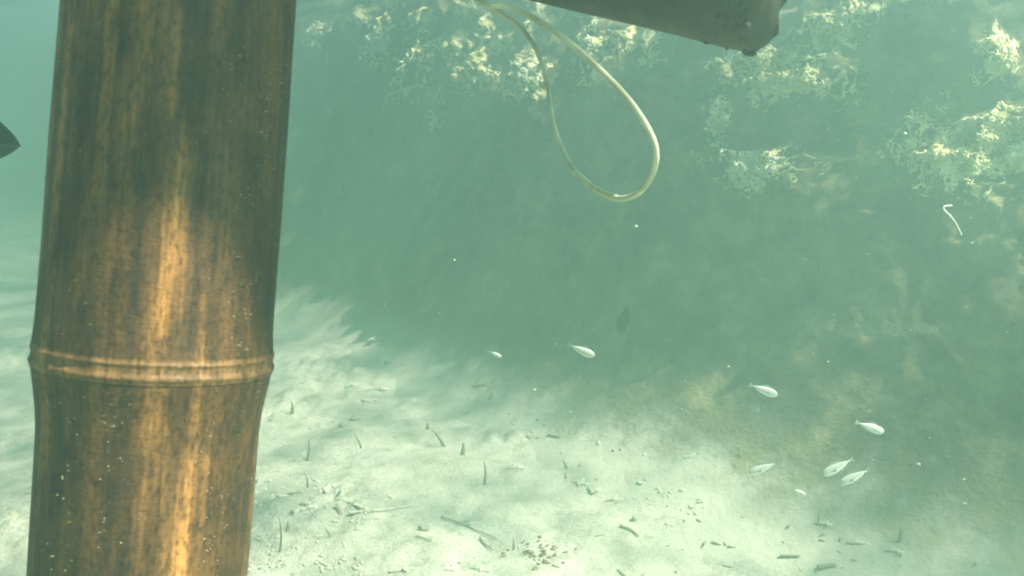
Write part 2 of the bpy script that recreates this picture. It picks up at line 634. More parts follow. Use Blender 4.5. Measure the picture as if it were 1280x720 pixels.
# patches of growth: (x, y, half width, half height, tilt deg, density, pale, label)
PATCH = [
    (397, 45, 20, 30, 20, .75, 1, 'pale wisp of algae crust high on the rock right beside the bamboo pole'),
    (478, 62, 38, 22, 30, .9, 1, 'pale algae crust under the top edge midway between bamboo pole and tube loop'),
    (500, 125, 14, 22, 0, .55, 1, 'faint hanging tail of crust below the pale patch near the bamboo pole'),
    (585, 15, 22, 22, 0, 1.0, 0, 'bright yellow algae tuft where the pale tube starts'),
    (662, 108, 32, 50, -10, .95, 1, 'white curly algae crust seen inside the upper part of the tube loop'),
    (745, 40, 32, 24, 0, .6, 1, 'small pale crust specks just under the dark beam beside the tube'),
    (545, 155, 16, 10, 30, .7, 1, 'small isolated pale crust fleck lowest on the far rock'),
    (975, 98, 70, 36, 28, 1.1, 0, 'large yellow branching algae crust just below the end of the dark beam'),
    (1042, 38, 36, 40, 20, .95, 0, 'yellow green algae crust right of the cut end of the beam'),
    (950, 215, 62, 34, 20, .75, 1, 'pale scattered algae crust on the rock below the large yellow patch'),
    (900, 152, 16, 32, 0, 1.0, 1, 'thin pale upright streak of crust right of the tube loop'),
    (1218, 190, 70, 56, -8, 1.15, 0, 'biggest yellow algae crust spreading over the rock at the right side'),
    (1256, 80, 30, 46, 0, .9, 0, 'yellow algae crust climbing above the biggest patch at the right side'),
]

# crust film on the rock, from the world positions of the patches
band = np.clip((wv_[:, 2] - 0.72) / 0.25, 0, 1)
ragged = fbm(wv_, 0.16, 3, 75, ridged=True)
crust = band * np.clip(fbm(wv_, 0.30, 3, 76) * 2.2 + .10, 0, .85) * np.clip(.25 + ragged, 0, 1)
ridg = fbm(wv_, 0.075, 3, 71, ridged=True)
centers = []
for (px, py, hw, hh, tl, de, pale, lab) in PATCH:
    h = on_wall(px, py)
    centers.append(h)
    if h is None:
        continue
    c, n = h
    depth = (c - CAM).dot(CROT @ Vector((0, 0, -1)))
    rx, ry = hw * depth / FPX * 1.15, hh * depth / FPX * 1.15
    ex = CROT @ Vector((math.cos(R(tl)), -math.sin(R(tl)), 0))
    ey = CROT @ Vector((math.sin(R(tl)), math.cos(R(tl)), 0))
    d = wv_ - np.array(c)
    a = (d @ np.array(ex)) / rx
    b_ = (d @ np.array(ey)) / ry
    z_ = np.abs(d @ np.array(CROT @ Vector((0, 0, -1)))) / 0.35
    g = np.exp(-(a * a + b_ * b_ + z_ * z_) * 1.1) * de
    crust = np.maximum(crust, g * np.clip(0.75 + 0.65 * ragged, .2, 1.25) * (0.56 + 0.60 * np.clip(ridg, -.4, 1)))
swell = np.clip(crust, 0, 1)
fine_r = fbm(wv_, 0.04, 3, 73, ridged=True, gain=.6)
amt = swell * (0.040 + 0.040 * ridg + 0.032 * fine_r)
wv_ = wv_ + amt[:, None] * np.array([WN.x * .85, WN.y * .85, .30])
BVH = BVHTree.FromPolygons([tuple(p) for p in wv_], WQ_LIST)
wall = np_mesh('rock_wall', wv_, wq, M_ROCK)
at2 = wall.data.attributes.new('crust', 'FLOAT', 'POINT')
at2.data.foreach_set('value', np.minimum(crust, .62).astype(np.float32))
tag(wall, 'dark rugged rock wall rising from the sand and fading into green water', 'rock wall')

# geometry of each patch: larger lobes are parts, the fine crumbs one mass
def curl(seed):
    """a short curled branching strand of crust lying on the surface, about 2 units long"""
    rd = random.Random(seed)
    mb = MB()
    for b in range(rd.randint(2, 3)):
        p = Vector((rd.uniform(-.3, .3), rd.uniform(-.3, .3), 0))
        a = rd.uniform(0, 6.28)
        da = rd.uniform(-.9, .9)
        pts, rad = [], []
        for k in range(6):
            pts.append(p.copy())
            rad.append(rd.uniform(.16, .30) * (1 - .1 * k))
            p = p + Vector((math.cos(a), math.sin(a), rd.uniform(-.18, .22))) * .34
            a += da + rd.uniform(-.5, .5)
        mb.add(*tube(pts, rad, 6))
    v = np.array([tuple(q) for q in mb.v])
    v = v + .10 * np.stack([fbm(v + seed, .4, 2, 1), fbm(v + seed, .4, 2, 2), fbm(v + seed, .4, 2, 3)], -1)
    return v, mb.f


LOBES = [curl(s) for s in range(10)]
LOBE_ME = {}
for pale in (0, 1):
    for s in range(10):
        me = bpy.data.meshes.new('lobe')
        me.from_pydata([tuple(v) for v in LOBES[s][0]], [], LOBES[s][1])
        me.materials.append(M_CRUSTP if pale else M_CRUST)
        me.polygons.foreach_set('use_smooth', [True] * len(me.polygons))
        LOBE_ME[(pale, s)] = me
for i, (px, py, hw, hh, tl, de, pale, lab) in enumerate(PATCH):
    if centers[i] is None:
        continue
    c, n = centers[i]
    root = empty('algae_crust', c)
    tag(root, lab, 'algae', 'algae crusts growing on the rock wall')
    fines = MB()
    count = int(hw * hh * de * 0.030) + 6
    made = 0
    for q in range(count * 6):
        a = random.gauss(0, .55)
        b_ = random.gauss(0, .55)
        if a * a + b_ * b_ > 1.6:
            continue
        ca, sa = math.cos(R(tl)), math.sin(R(tl))
        x = px + hw * a * ca - hh * b_ * sa
        y = py + hw * a * sa + hh * b_ * ca
        h = on_wall(x, y)
        if h is None:
            continue
        p, nn = h
        if crust[WQ_LIST[LAST_HIT[0]][0]] < .42:
            continue
        depth = (p - CAM).dot(CROT @ Vector((0, 0, -1)))
        pix = depth / FPX
        rot = nn.to_track_quat('Z', 'Y').to_matrix().to_4x4() @ Matrix.Rotation(random.uniform(0, 6.28), 4, 'Z')
        if made < count * .45 and random.random() < .45:
            o = bpy.data.objects.new('lobe', LOBE_ME[(pale, random.randrange(10))])
            COL.objects.link(o)
            o.parent = root
            s = random.uniform(4, 10) * pix
            o.matrix_local = Matrix.Translation(p + nn * s * .10 - c) @ rot @ Matrix.Diagonal((s, s * random.uniform(.6, 1), s, 1))
            made += 1
        else:
            s = random.uniform(1.2, 3.4) * pix
            v, f = lump(p + nn * s * .05 - c, (s * random.uniform(1, 2.2), s * .7, s * .7), random.randrange(999), ICO1, 0.9, rot, .8)
            fines.add(v, f)
    if fines.v:
        f_ = fines.build('crumb_crust', M_CRUSTP if pale else M_CRUST, root)
        tag(f_, kind='stuff')

# ------------------------------------------------------------------ bamboo pole
PT, PB = at(230, 0, 0.457), at(177, 720, 0.470)
ax = (PT - PB).normalized()
node_p = at(196, 443, 0.4655)
node_p = PB + ax * (node_p - PB).dot(ax)
S_UP = (1.49 - node_p.z) / ax.z
S_DN = (node_p.z + 0.10) / ax.z
pole = empty('bamboo_pole', node_p, ax.to_track_quat('Z', 'Y').to_euler())
tag(pole, 'thick weathered brown bamboo pole standing upright at the left with one node ring', 'bamboo pole')
bpy.context.view_layer.update()
PM = pole.matrix_world.copy()
PMI = PM.inverted()
RAD = 0.0577


def pole_r(s):
    """culm radius at height s above the node"""
    if s >= 0:
        return RAD * (1.0 - 0.035 * min(s / .22, 3) + 0.017 * math.exp(-(s / 0.011) ** 2))
    e = min(-s / .042, 1)
    return RAD * (1.0 - 0.062 * (e * e * (3 - 2 * e)) - 0.004 * min(-s / .2, 2) + 0.017 * math.exp(-(s / 0.013) ** 2))


def lathe_part(name, s0, s1, ns, material, nseg=128, wob=0.0009, fn=pole_r):
    ss = np.linspace(s0, s1, ns)
    th = np.linspace(0, 2 * math.pi, nseg, endpoint=False)
    rr = np.array([fn(s) for s in ss])
    TH, SS = np.meshgrid(th, ss)
    base = np.stack([np.cos(TH), np.sin(TH), SS * 3], -1)
    RR = rr[:, None] + wob * fbm(base, 0.5, 3, 5) + wob * .5 * fbm(np.stack([np.cos(TH) * 14, np.sin(TH) * 14, SS * 10], -1), 1, 2, 8)
    v = np.stack([np.cos(TH) * RR, np.sin(TH) * RR, SS], -1).reshape(-1, 3)
    ii = np.arange(ns * nseg).reshape(ns, nseg)
    jj = np.roll(ii, -1, 1)
    q = np.stack([ii[:-1].ravel(), jj[:-1].ravel(), jj[1:].ravel(), ii[1:].ravel()], -1)
    o = np_mesh(name, v, q, material)
    o.parent = pole
    return o


lathe_part('culm', 0.0042, S_UP, 240, M_BAMBOO)
lathe_part('culm', -S_DN, -0.0042, 240, M_BAMBOO)


def ring_fn(s):
    r = RAD * 1.016
    r += RAD * 0.009 * math.exp(-((s - 0.0032) / 0.0011) ** 2)
    r += RAD * 0.016 * math.exp(-((s + 0.0034) / 0.0018) ** 2)
    return r


lathe_part('node_ring', -0.0062, 0.0058, 40, M_RING_LIT, wob=0.0007, fn=ring_fn)

# bubbles and grit on the culm facing the camera; pale specks double as painted glints
cam_l = PMI @ CAM
ang0 = math.atan2(cam_l.y, cam_l.x)
bub = MB()
for _ in range(1300):
    lower = random.random() < .68
    if lower:
        s = -random.random() ** 1.4 * .17 - .006
        a = ang0 + random.gauss(0.1, .55)
    else:
        s = random.uniform(.01, .16)
        a = ang0 + random.gauss(.95, .35)
    if float(fbm(np.array([[math.cos(a) * 2, math.sin(a) * 2, s * 14]]), .55, 2, 44)[0]) < 0.02:
        continue
    r = pole_r(s) + .0002
    q = random.uniform(.00009, .00027) * (1.6 if random.random() < .05 else .9)
    v, f = lump((math.cos(a) * r, math.sin(a) * r, s), (q, q * random.uniform(1, 3.2), q * .7), 1, ICO1, .2, Matrix.Rotation(a + random.uniform(-.2, .2), 4, 'Z'))
    bub.add(v, f)
tag(bub.build('glint_bubbles', M_BUBBLE, pole), kind='stuff')
fz = MB()
for _ in range(2600):
    a = random.uniform(0, 6.283)
    s = random.uniform(-.26, .20)
    if float(fbm(np.array([[math.cos(a) * 2, math.sin(a) * 2, s * 9]]), .5, 2, 47)[0]) < -0.1:
        continue
    r = pole_r(s) - .0005
    l = random.uniform(.0008, .0030) * random.uniform(.4, 1)
    o_ = Vector((math.cos(a), math.sin(a), random.uniform(-.9, .5)))
    p = Vector((math.cos(a) * r, math.sin(a) * r, s))
    e = Vector((-math.sin(a), math.cos(a), 0)) * .00022
    fz.add([p - e, p + e, p + Vector((0, 0, .0004)), p + o_ * l], [(0, 1, 3), (1, 2, 3), (2, 0, 3)])
tag(fz.build('algae_fuzz', M_FUZZ, pole), kind='stuff')


# ------------------------------------------------------------------ dark beam at the top
def culm_tube(name, p0, p1, r, material, parent, nodes=(), seed=0, rough_end=0.0, nseg=40, hollow=False):
    p0, p1 = Vector(p0), Vector(p1)
    L = (p1 - p0).length
    ns = max(24, int(L / 0.012))
    u, q, d = frame_of(p1 - p0)
    v, f = [], []
    ss = np.linspace(0, L, ns)
    th = np.linspace(0, 2 * math.pi, nseg, endpoint=False)
    TH, SS = np.meshgrid(th, ss)
    nse = fbm(np.stack([np.cos(TH), np.sin(TH), SS * 6 + seed], -1), .6, 3, 30 + seed)
    for i, s in enumerate(ss):
        rr = r
        for k_ in nodes:
            rr += r * .07 * math.exp(-((s - k_) / .012) ** 2)
        if rough_end and s > L - 0.02:
            rr *= 1 - .10 * ((s - L + .02) / .02) ** 2
        for j in range(nseg):
            ex = rough_end * nse[i, j] * 1.5 if i == ns - 1 else 0
            v.append(p0 + d * (s + ex) + (u * math.cos(th[j]) + q * math.sin(th[j])) * (rr + .0016 * nse[i, j]))
    for i in range(ns - 1):
        for j in range(nseg):
            j2 = (j + 1) % nseg
            f.append((i * nseg + j, i * nseg + j2, (i + 1) * nseg + j2, (i + 1) * nseg + j))
    f.append(tuple(range(nseg - 1, -1, -1)))
    k = len(v)
    if hollow:
        for j in range(nseg):
            v.append(Vector(v[(ns - 1) * nseg + j]).lerp(p1, .22))
        for j in range(nseg):
            v.append(Vector(v[k + j]) - d * .05)
        for j in range(nseg):
            j2 = (j + 1) % nseg
            f.append(((ns - 1) * nseg + j, (ns - 1) * nseg + j2, k + j2, k + j))
            f.append((k + j, k + j2, k + nseg + j2, k + nseg + j))
        f.append(tuple(k + nseg + j for j in range(nseg)))
    else:
        f.append(tuple((ns - 1) * nseg + j for j in range(nseg)))
    return mesh_obj(name, v, f, material, parent)


B1 = at(964, 3, 0.62)
B0 = at(640, -65, 0.72)
bd = (B1 - B0).normalized()
B0e = B0 - bd * 0.30
beam = empty('bamboo_beam', (B0e + B1) / 2)
tag(beam, 'dark brown bamboo beam slanting down across the top edge to a cut end', 'bamboo beam')
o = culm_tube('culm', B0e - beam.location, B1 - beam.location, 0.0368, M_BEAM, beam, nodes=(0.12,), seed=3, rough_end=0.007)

gm = MB()
u_, q_, d_ = frame_of(bd)
for k in range(110):
    if k < 60:
        s_ = (B1 - B0e).length - abs(random.gauss(0, .012))
    else:
        s_ = random.uniform(.1, .5)
    a = random.uniform(0, 6.283)
    dr = u_ * math.cos(a) + q_ * math.sin(a)
    if k < 60 and dr.z > .3 and random.random() < .7:
        continue
    z_ = random.uniform(.0007, .0024) * (1.5 if k < 12 else 1)
    p = B0e + bd * s_ + dr * .0362 - beam.location
    gm.add(*lump(p, (z_ * random.uniform(.8, 1.8), z_, z_ * random.uniform(.6, 1.6)), k, ICO1, .9, None, .8))
tag(gm.build('algae_growth', M_BEAM, beam), kind='stuff')

# ------------------------------------------------------------------ pale tube loop
loop_px = [(556, -66, .69), (580, -16, .65), (606, 4, .62), (640, 10, .62), (690, 37, .61), (740, 78, .60), (785, 124, .58), (812, 165, .58), (820, 195, .585),
           (812, 224, .60), (795, 243, .62), (772, 248, .64), (745, 237, .66), (718, 214, .68), (700, 180, .70), (690, 145, .70), (684, 105, .71),
           (672, 65, .71), (652, 36, .72), (628, 18, .71), (604, 2, .70), (575, -34, .70)]
lp = smooth_path([at(*p) for p in loop_px], 10)
nl = len(lp)
rads = [(0.0022 if k < nl * .55 else 0.0022 - .0003 * min(1, (k / nl - .55) / .15)) * (1 + .05 * math.sin(k * .9) * math.sin(k * .37)) for k in range(nl)]
loop = mesh_obj('tube_loop', *tube(lp, rads, 14), M_TUBE)
tag(loop, 'thin pale plastic tube hanging in a teardrop loop below the dark beam', 'tube')
st = smooth_path([at(*p) for p in loop_px[11:14]], 12)
rad = [0.00232 + 0.00015 * math.sin(i * .9) * math.sin(i * .31) for i in range(len(st))]
rad[0] = rad[-1] = .0018
o = mesh_obj('algae_coating', *tube(st, rad, 14), M_STAIN, loop)
tag(o, 'yellow green stained stretch of tube')

# ------------------------------------------------------------------ unseen bamboo raft, added overhead so its edge shades the upper pole
raft = empty('added_shade_raft', (-0.35, 0.50, 1.54))
tag(raft, 'unseen raft of bamboo culms added above the pole to shade it', 'raft')
RD = Vector((0.96, 0.28, 0)).normalized()
RQ = Vector((-0.28, 0.96, 0)).normalized()
SHADE_RAFT_Y = 0.188
for k in range(8):
    c0 = Vector((0, 0, 1.545)) + RQ * (SHADE_RAFT_Y + k * 0.092) + RD * -0.95
    c1 = Vector((0, 0, 1.545)) + RQ * (SHADE_RAFT_Y + k * 0.092) + RD * (0.62 + random.uniform(-.04, .04))
    culm_tube('culm', c0 - raft.location, c1 - raft.location, 0.044, M_BAMBOO, raft, nodes=(.3 + .03 * k, .72 + .02 * k), seed=k, rough_end=.008, nseg=20)

# ------------------------------------------------------------------ fish
def make_fish(name, L, deep=0.30, body_m=M_FISH, belly_m=M_BELLY, fin_m=M_FIN, snout=False):
    """fish lying along +X (head at +X), belly at -Z; origin at mid-body"""
    root = empty(name, (0, 0, 0))
    xs = np.linspace(0, 1, 22)
    v, f, fm = [], [], []
    n = 20
    for i, x in enumerate(xs):
        if snout:
            h = deep * (min(1, (x / .34)) ** .75) * (1 - .86 * max(0, (x - .34) / .66) ** 1.5)
        else:
            h = deep * (math.sin(math.pi * min(1, x ** .62)) ** .85 if x < .9 else 0) + .02
            h = max(h * (1 if x < .6 else 1), .055 * (1 if x > .3 else 1))
            if i == 0:
                h = .03
        cz = -.012 * math.sin(math.pi * x)
        for j in range(n):
            a = 2 * math.pi * j / n
            yy = math.cos(a) * h * .5 * .48
            zz = math.sin(a) * h * .5
            v.append(((0.5 - x) * L, yy * L, (zz + cz) * L))
    for i in range(len(xs) - 1):
        for j in range(n):
            j2 = (j + 1) % n
            f.append((i * n + j, (i + 1) * n + j, (i + 1) * n + j2, i * n + j2))
            fm.append(1 if n * .58 <= j < n * .92 else 0)
    f.append(tuple(range(n)))
    fm.append(0)
    f.append(tuple((len(xs) - 1) * n + j for j in range(n - 1, -1, -1)))
    fm.append(0)
    mesh_obj('body', v, f, None, root, mats=[body_m, belly_m], fmat=fm)

    def fin(nm, pts, thick=.006):
        k = len(pts)
        vv = [(p[0] * L, thick * L, p[1] * L) for p in pts] + [(p[0] * L, -thick * L, p[1] * L) for p in pts]
        ff = [tuple(range(k)), tuple(range(2 * k - 1, k - 1, -1))]
        ff += [(a, k + a, k + (a + 1) % k, (a + 1) % k) for a in range(k)]
        return mesh_obj(nm, vv, ff, fin_m, root, smooth=False)
    fin('tail_fin', [(-.47, .025), (-.56, .07), (-.66, .11), (-.645, .06), (-.61, .0), (-.645, -.06), (-.66, -.11), (-.56, -.07), (-.47, -.025)])
    d2 = deep * .5
    fin('dorsal_fin', [(.16, d2 * .80), (.10, d2 + .08), (-.02, d2 + .07), (-.20, d2 * .8), (-.22, d2 * .50), (-.02, d2 * .8)])
    fin('anal_fin', [(-.08, -d2 * .8), (-.16, -d2 - .06), (-.26, -d2 * .75), (-.25, -d2 * .40)])
    for s_ in (1, -1):
        v2, f2 = lump((.375 * L, s_ * deep * .15 * L, .02 * L), (.026 * L, .012 * L, .026 * L), 1, ICO2, 0)
        mesh_obj('eye', v2, f2, M_EYE, root)
        vv = [(.20 * L, s_ * .24 * deep * L, -.03 * L), (.06 * L, s_ * .33 * deep * L, -.01 * L), (.05 * L, s_ * .34 * deep * L, -.08 * L), (.17 * L, s_ * .255 * deep * L, -.07 * L)]
        vv += [(p[0], p[1] + s_ * .006 * L, p[2]) for p in vv]
        mesh_obj('pectoral_fin', vv, [(0, 1, 2, 3), (7, 6, 5, 4), (0, 4, 5, 1), (1, 5, 6, 2), (2, 6, 7, 3), (3, 7, 4, 0)], fin_m, root, smooth=False)
    return root


def copy_tree(o):
    c = o.copy()
    COL.objects.link(c)
    for ch in o.children:
        d = ch.copy()
        COL.objects.link(d)
        d.parent = c
    return c


def pose_fish(o, tail, head, depth, lean=0.0, scale=None, turn=0.0):
    a, b2 = at(tail[0], tail[1], depth + turn * .02), at(head[0], head[1], depth - turn * .02)
    x = (b2 - a).normalized()
    back = (CAM - (a + b2) / 2).normalized()
    z = (CROT @ Vector((0, 1, 0)))
    z = (z - x * z.dot(x)).normalized()
    y = z.cross(x)
    # roll so that the back tips towards the lens
    Mx = Matrix((x, y, z)).transposed()
    Mx = Mx @ Matrix.Rotation(lean, 3, 'X')
    o.matrix_world = Matrix.Translation((a + b2) / 2) @ Mx.to_4x4() @ Matrix.Scale((b2 - a).length / 1.18, 4)


FISH = [
    ((711, 431), (746, 446), 1.75, 'small silver fish swimming alone over the near edge of the shaded water'),
    ((938, 481), (975, 495), 1.75, 'small silver fish second highest of the shoal, nose pointing down right'),
    ((1071, 528), (1108, 541), 1.70, 'bright silver fish farthest right in the shoal'),
    ((971, 579), (933, 592), 1.75, 'slim pale fish facing left below the middle of the shoal'),
    ((1065, 574), (1025, 595), 1.70, 'silver fish facing down left, upper of the close pair'),
    ((1086, 587), (1047, 606), 1.68, 'silver fish facing left, lower of the close pair'),
    ((991, 611), (1009, 620), 1.85, 'tiny pale fish lowest in the shoal just above the sand'),
    ((872, 567), (852, 574), 1.95, 'tiny pale fish facing left at the left end of the shoal above the sand'),
    ((612, 439), (628, 447), 2.2, 'faint tiny fish hovering over the far edge of the bright sand'),
]
proto = make_fish('small_fish', 1.0)
for i, (tl, hd, dp, lab) in enumerate(FISH):
    o = proto if i == 0 else copy_tree(proto)
    tag(o, lab, 'fish', 'small silver fish of the shoal')
    pose_fish(o, tl, hd, dp * .74, lean=random.uniform(-.15, .2))

# dark fish poking its snout into view at the left edge
df = make_fish('dark_fish', 1.0, 0.46, M_DFISH, M_DFISH, M_DFISH, snout=True)
tag(df, 'dark grey fish snout poking into view from the left edge', 'fish')
pose_fish(df, (-190, 138), (44, 186), 0.80)
mp_ = [(.497, .0, -.004), (.47, -.030, -.012), (.43, -.052, -.018), (.40, -.064, -.022)]
mesh_obj('mouth', *tube(smooth_path(mp_, 5), .0045, 8), M_MOUTH, df)

# ------------------------------------------------------------------ thread, drifting leaf and particles
th_ = smooth_path([at(x, y, 1.35) for x, y in ((1190, 257), (1181, 258), (1180, 262), (1188, 270), (1196, 281), (1202, 294))], 8)
o = mesh_obj('thread', *tube(th_, [.0013 if i < 26 else .0009 for i in range(len(th_))], 8), M_THREAD)
tag(o, 'short white hooked thread drifting in front of the rock at the right', 'thread')

c = at(780, 402, 1.62)
lv = []
lf = []
for i in range(9):
    s = i / 8
    wd = .011 * math.sin(math.pi * min(1, s * .96 + .02)) ** .8 + .001
    zz = (s - .5) * .056
    lv += [(-wd, .006 * math.sin(s * 5), zz), (0, .004 + .006 * math.sin(s * 5), zz), (wd, .006 * math.sin(s * 5), zz)]
k = len(lv)
lv += [(x, y + .002, z) for x, y, z in lv]
for i in range(8):
    for j in range(2):
        a = i * 3 + j
        lf.append((a, a + 1, a + 4, a + 3))
        lf.append((k + a + 3, k + a + 4, k + a + 1, k + a))
    for a, b2 in ((i * 3, i * 3 + 3), (i * 3 + 5, i * 3 + 2)):
        lf.append((a, b2, k + b2, k + a))
o = mesh_obj('sunken_leaf', lv, lf, M_DRIFT)
o.location = c
o.rotation_euler = (.1, .12, .3)
tag(o, 'dark blurry upright leaf hanging in the murky water above the fish', 'leaf')

snow = MB()
spots = [(1205, 599), (1206, 629), (795, 283), (568, 325), (668, 487), (1148, 580), (910, 458), (1035, 452), (1131, 167), (925, 60)]
for k in range(150):
    spots.append((random.uniform(370, 1280), random.uniform(20, 700)))
for k, (x, y) in enumerate(spots):
    dp = random.uniform(.7, 1.5)
    p = at(x, y, dp)
    q = (random.uniform(1.3, 2.2) if k < 11 else random.uniform(.3, .95)) * dp / FPX
    v, f = lump(p, (q * 1.3, q, q * .8), k, ICO1, .5)
    snow.add(v, f)
tag(snow.build('drifting_particles', M_SNOW), 'tiny pale particles drifting in the water', kind='stuff')

# ------------------------------------------------------------------ things lying on the sand
def lay(o, px, py, rz=0.0, sink=0.0):
    p = on_ground(px, py)
    o.location = (p.x, p.y, p.z - sink)
    o.rotation_euler.z = rz
    return (p - CAM).dot(CROT @ Vector((0, 0, -1))) / FPX


def stone(px, py, wpx, hpx, m, seed, name, label, cat, group, rough=.5):
    p = on_ground(px, py)
    k_ = (p - CAM).dot(CROT @ Vector((0, 0, -1))) / FPX
    v, f = lump((0, 0, hpx * k_ * .28), (wpx * k_ * .5, wpx * k_ * .42, hpx * k_ * .5), seed, ICO3, rough)
    o = mesh_obj(name, v, f, m)
    o.location = p
    o.rotation_euler.z = random.uniform(0, 6.28)
    return tag(o, label, cat, group)


stone(484, 455, 10, 8, M_STONE, 3, 'pebble', 'round dark pebble on a pale mound near the far edge of the sand', 'pebble', 'dark pebbles on the sand')
stone(530, 662, 15, 9, M_STONE, 5, 'pebble', 'dark flat pebble in a shaded hollow of the near sand', 'pebble', 'dark pebbles on the sand')
stone(793, 651, 9, 8, M_STONE, 8, 'pebble', 'small grey pebble on bare sand right of the brown leaf bits', 'pebble', 'dark pebbles on the sand')
stone(428, 533, 9, 7, M_STONE, 9, 'pebble', 'dark pebble at the left of the bright sand mound', 'pebble', 'dark pebbles on the sand')
stone(444, 524, 17, 6, M_STONE, 12, 'pebble', 'long low dark pebble beside the far rubble heap', 'pebble', 'dark pebbles on the sand')


def coral_piece(px, py, lpx, wpx, rz, seed, label):
    p = on_ground(px, py)
    k_ = (p - CAM).dot(CROT @ Vector((0, 0, -1))) / FPX
    rd = random.Random(seed)
    mb = MB()
    L = lpx * k_
    r0 = wpx * k_ * .5
    main = [Vector((-.5 * L, 0, r0 * .4)), Vector((-.15 * L, .05 * L * rd.uniform(-1, 1), r0 * .9)), Vector((.2 * L, .08 * L * rd.uniform(-1, 1), r0 * .8)), Vector((.5 * L, 0, r0 * .4))]
    pa = smooth_path(main, 5)
    mb.add(*tube(pa, [r0 * (.65 + .35 * math.sin(math.pi * i / (len(pa) - 1)) + .25 * rd.uniform(-1, 1)) for i in range(len(pa))], 8))
    for q in range(rd.randint(1, 3)):
        s = pa[rd.randrange(4, len(pa) - 3)]
        e = s + Vector((rd.uniform(-.2, .3) * L, rd.choice((-1, 1)) * rd.uniform(.2, .38) * L, r0 * rd.uniform(0, .9)))
        mb.add(*tube([s, s.lerp(e, .5) + Vector((0, 0, r0 * .3)), e], [r0 * .75, r0 * .6, r0 * .35], 7))
    o = mb.build('coral_fragment', M_CORAL)
    o.location = p - Vector((0, 0, r0 * .55))
    o.rotation_euler.z = rz
    return tag(o, label, 'coral rubble', 'broken coral pieces on the sand')


COR = [
    (345, 622, 34, 9, .3, 'chunky coral piece on the sand closest to the bamboo pole'),
    (385, 632, 30, 9, -.5, 'coral piece in the middle of the rubble beside the pole'),
    (408, 612, 30, 10, .9, 'coral piece on top of the rubble beside the pole'),
    (430, 626, 28, 8, -.2, 'pale branching coral piece right of the rubble beside the pole'),
    (455, 640, 44, 5, .1, 'long thin coral stick trailing right from the rubble'),
    (372, 640, 24, 11, 1.4, 'dumpy coral piece lowest in the rubble beside the pole'),
    (475, 487, 26, 8, .2, 'coral piece behind the bright sand mound'),
    (457, 502, 24, 8, -.4, 'coral piece at the left foot of the far mound'),
    (440, 482, 20, 6, .6, 'small coral piece left of the far mound'),
    (645, 585, 24, 8, .2, 'lone coral piece on the middle of the sand'),
    (725, 605, 40, 8, -.5, 'long coral piece on the bright sand right of the middle'),
    (748, 613, 26, 7, .5, 'coral piece just right of the long bright one'),
    (770, 625, 26, 6, -.1, 'coral piece at the right of the middle rubble'),
    (590, 655, 24, 7, .1, 'coral piece beside the long curved twig'),
    (560, 712, 34, 9, .4, 'coral piece at the bottom edge left of the brown leaf bits'),
    (600, 712, 30, 9, -.3, 'coral piece at the bottom edge below the brown leaf bits'),
    (505, 713, 40, 8, .1, 'coral piece at the bottom edge nearest the pole'),
    (1030, 655, 26, 7, -.4, 'coral piece under the shoal on the far right sand'),
    (1075, 680, 34, 8, -.3, 'coral piece on the bright strip at the lower right'),
    (1120, 690, 30, 7, -.4, 'rightmost coral piece on the bright strip'),
    (470, 425, 26, 9, .4, 'pale hump of coral at the far edge of the sand'),
]
for i, (x, y, l, wd, rz, lab) in enumerate(COR):
    coral_piece(x, y, l * .85, wd * .72, rz, i + 1, lab)


def blade(px, py, hpx, lean, wpx, label, name='seagrass_blade', m=M_BLADE, seed=0, curl=.2):
    p = on_ground(px, py)
    k_ = (p - CAM).dot(CROT @ Vector((0, 0, -1))) / FPX
    H, W = hpx * k_ * .9, wpx * k_ * .36
    v, f = [], []
    N = 7
    for i in range(N):
        s = i / (N - 1)
        x = lean * s * H + curl * H * math.sin(s * 3) * .3
        z = s * H - .004
        wd = W * (1 - .75 * s ** 2)
        for dx, dy in ((-wd, 0), (0, -wd * .35), (wd, 0), (0, wd * .35)):
            v.append((x + dx, dy + .15 * H * s * math.sin(seed), z))
    for i in range(N - 1):
        for j in range(4):
            j2 = (j + 1) % 4
            f.append((i * 4 + j, i * 4 + j2, i * 4 + 4 + j2, i * 4 + 4 + j))
    f.append((3, 2, 1, 0))
    f.append(tuple((N - 1) * 4 + j for j in range(4)))
    o = mesh_obj(name, v, f, m)
    o.location = p
    return tag(o, label, 'seagrass', 'dead seagrass blades standing in the sand')


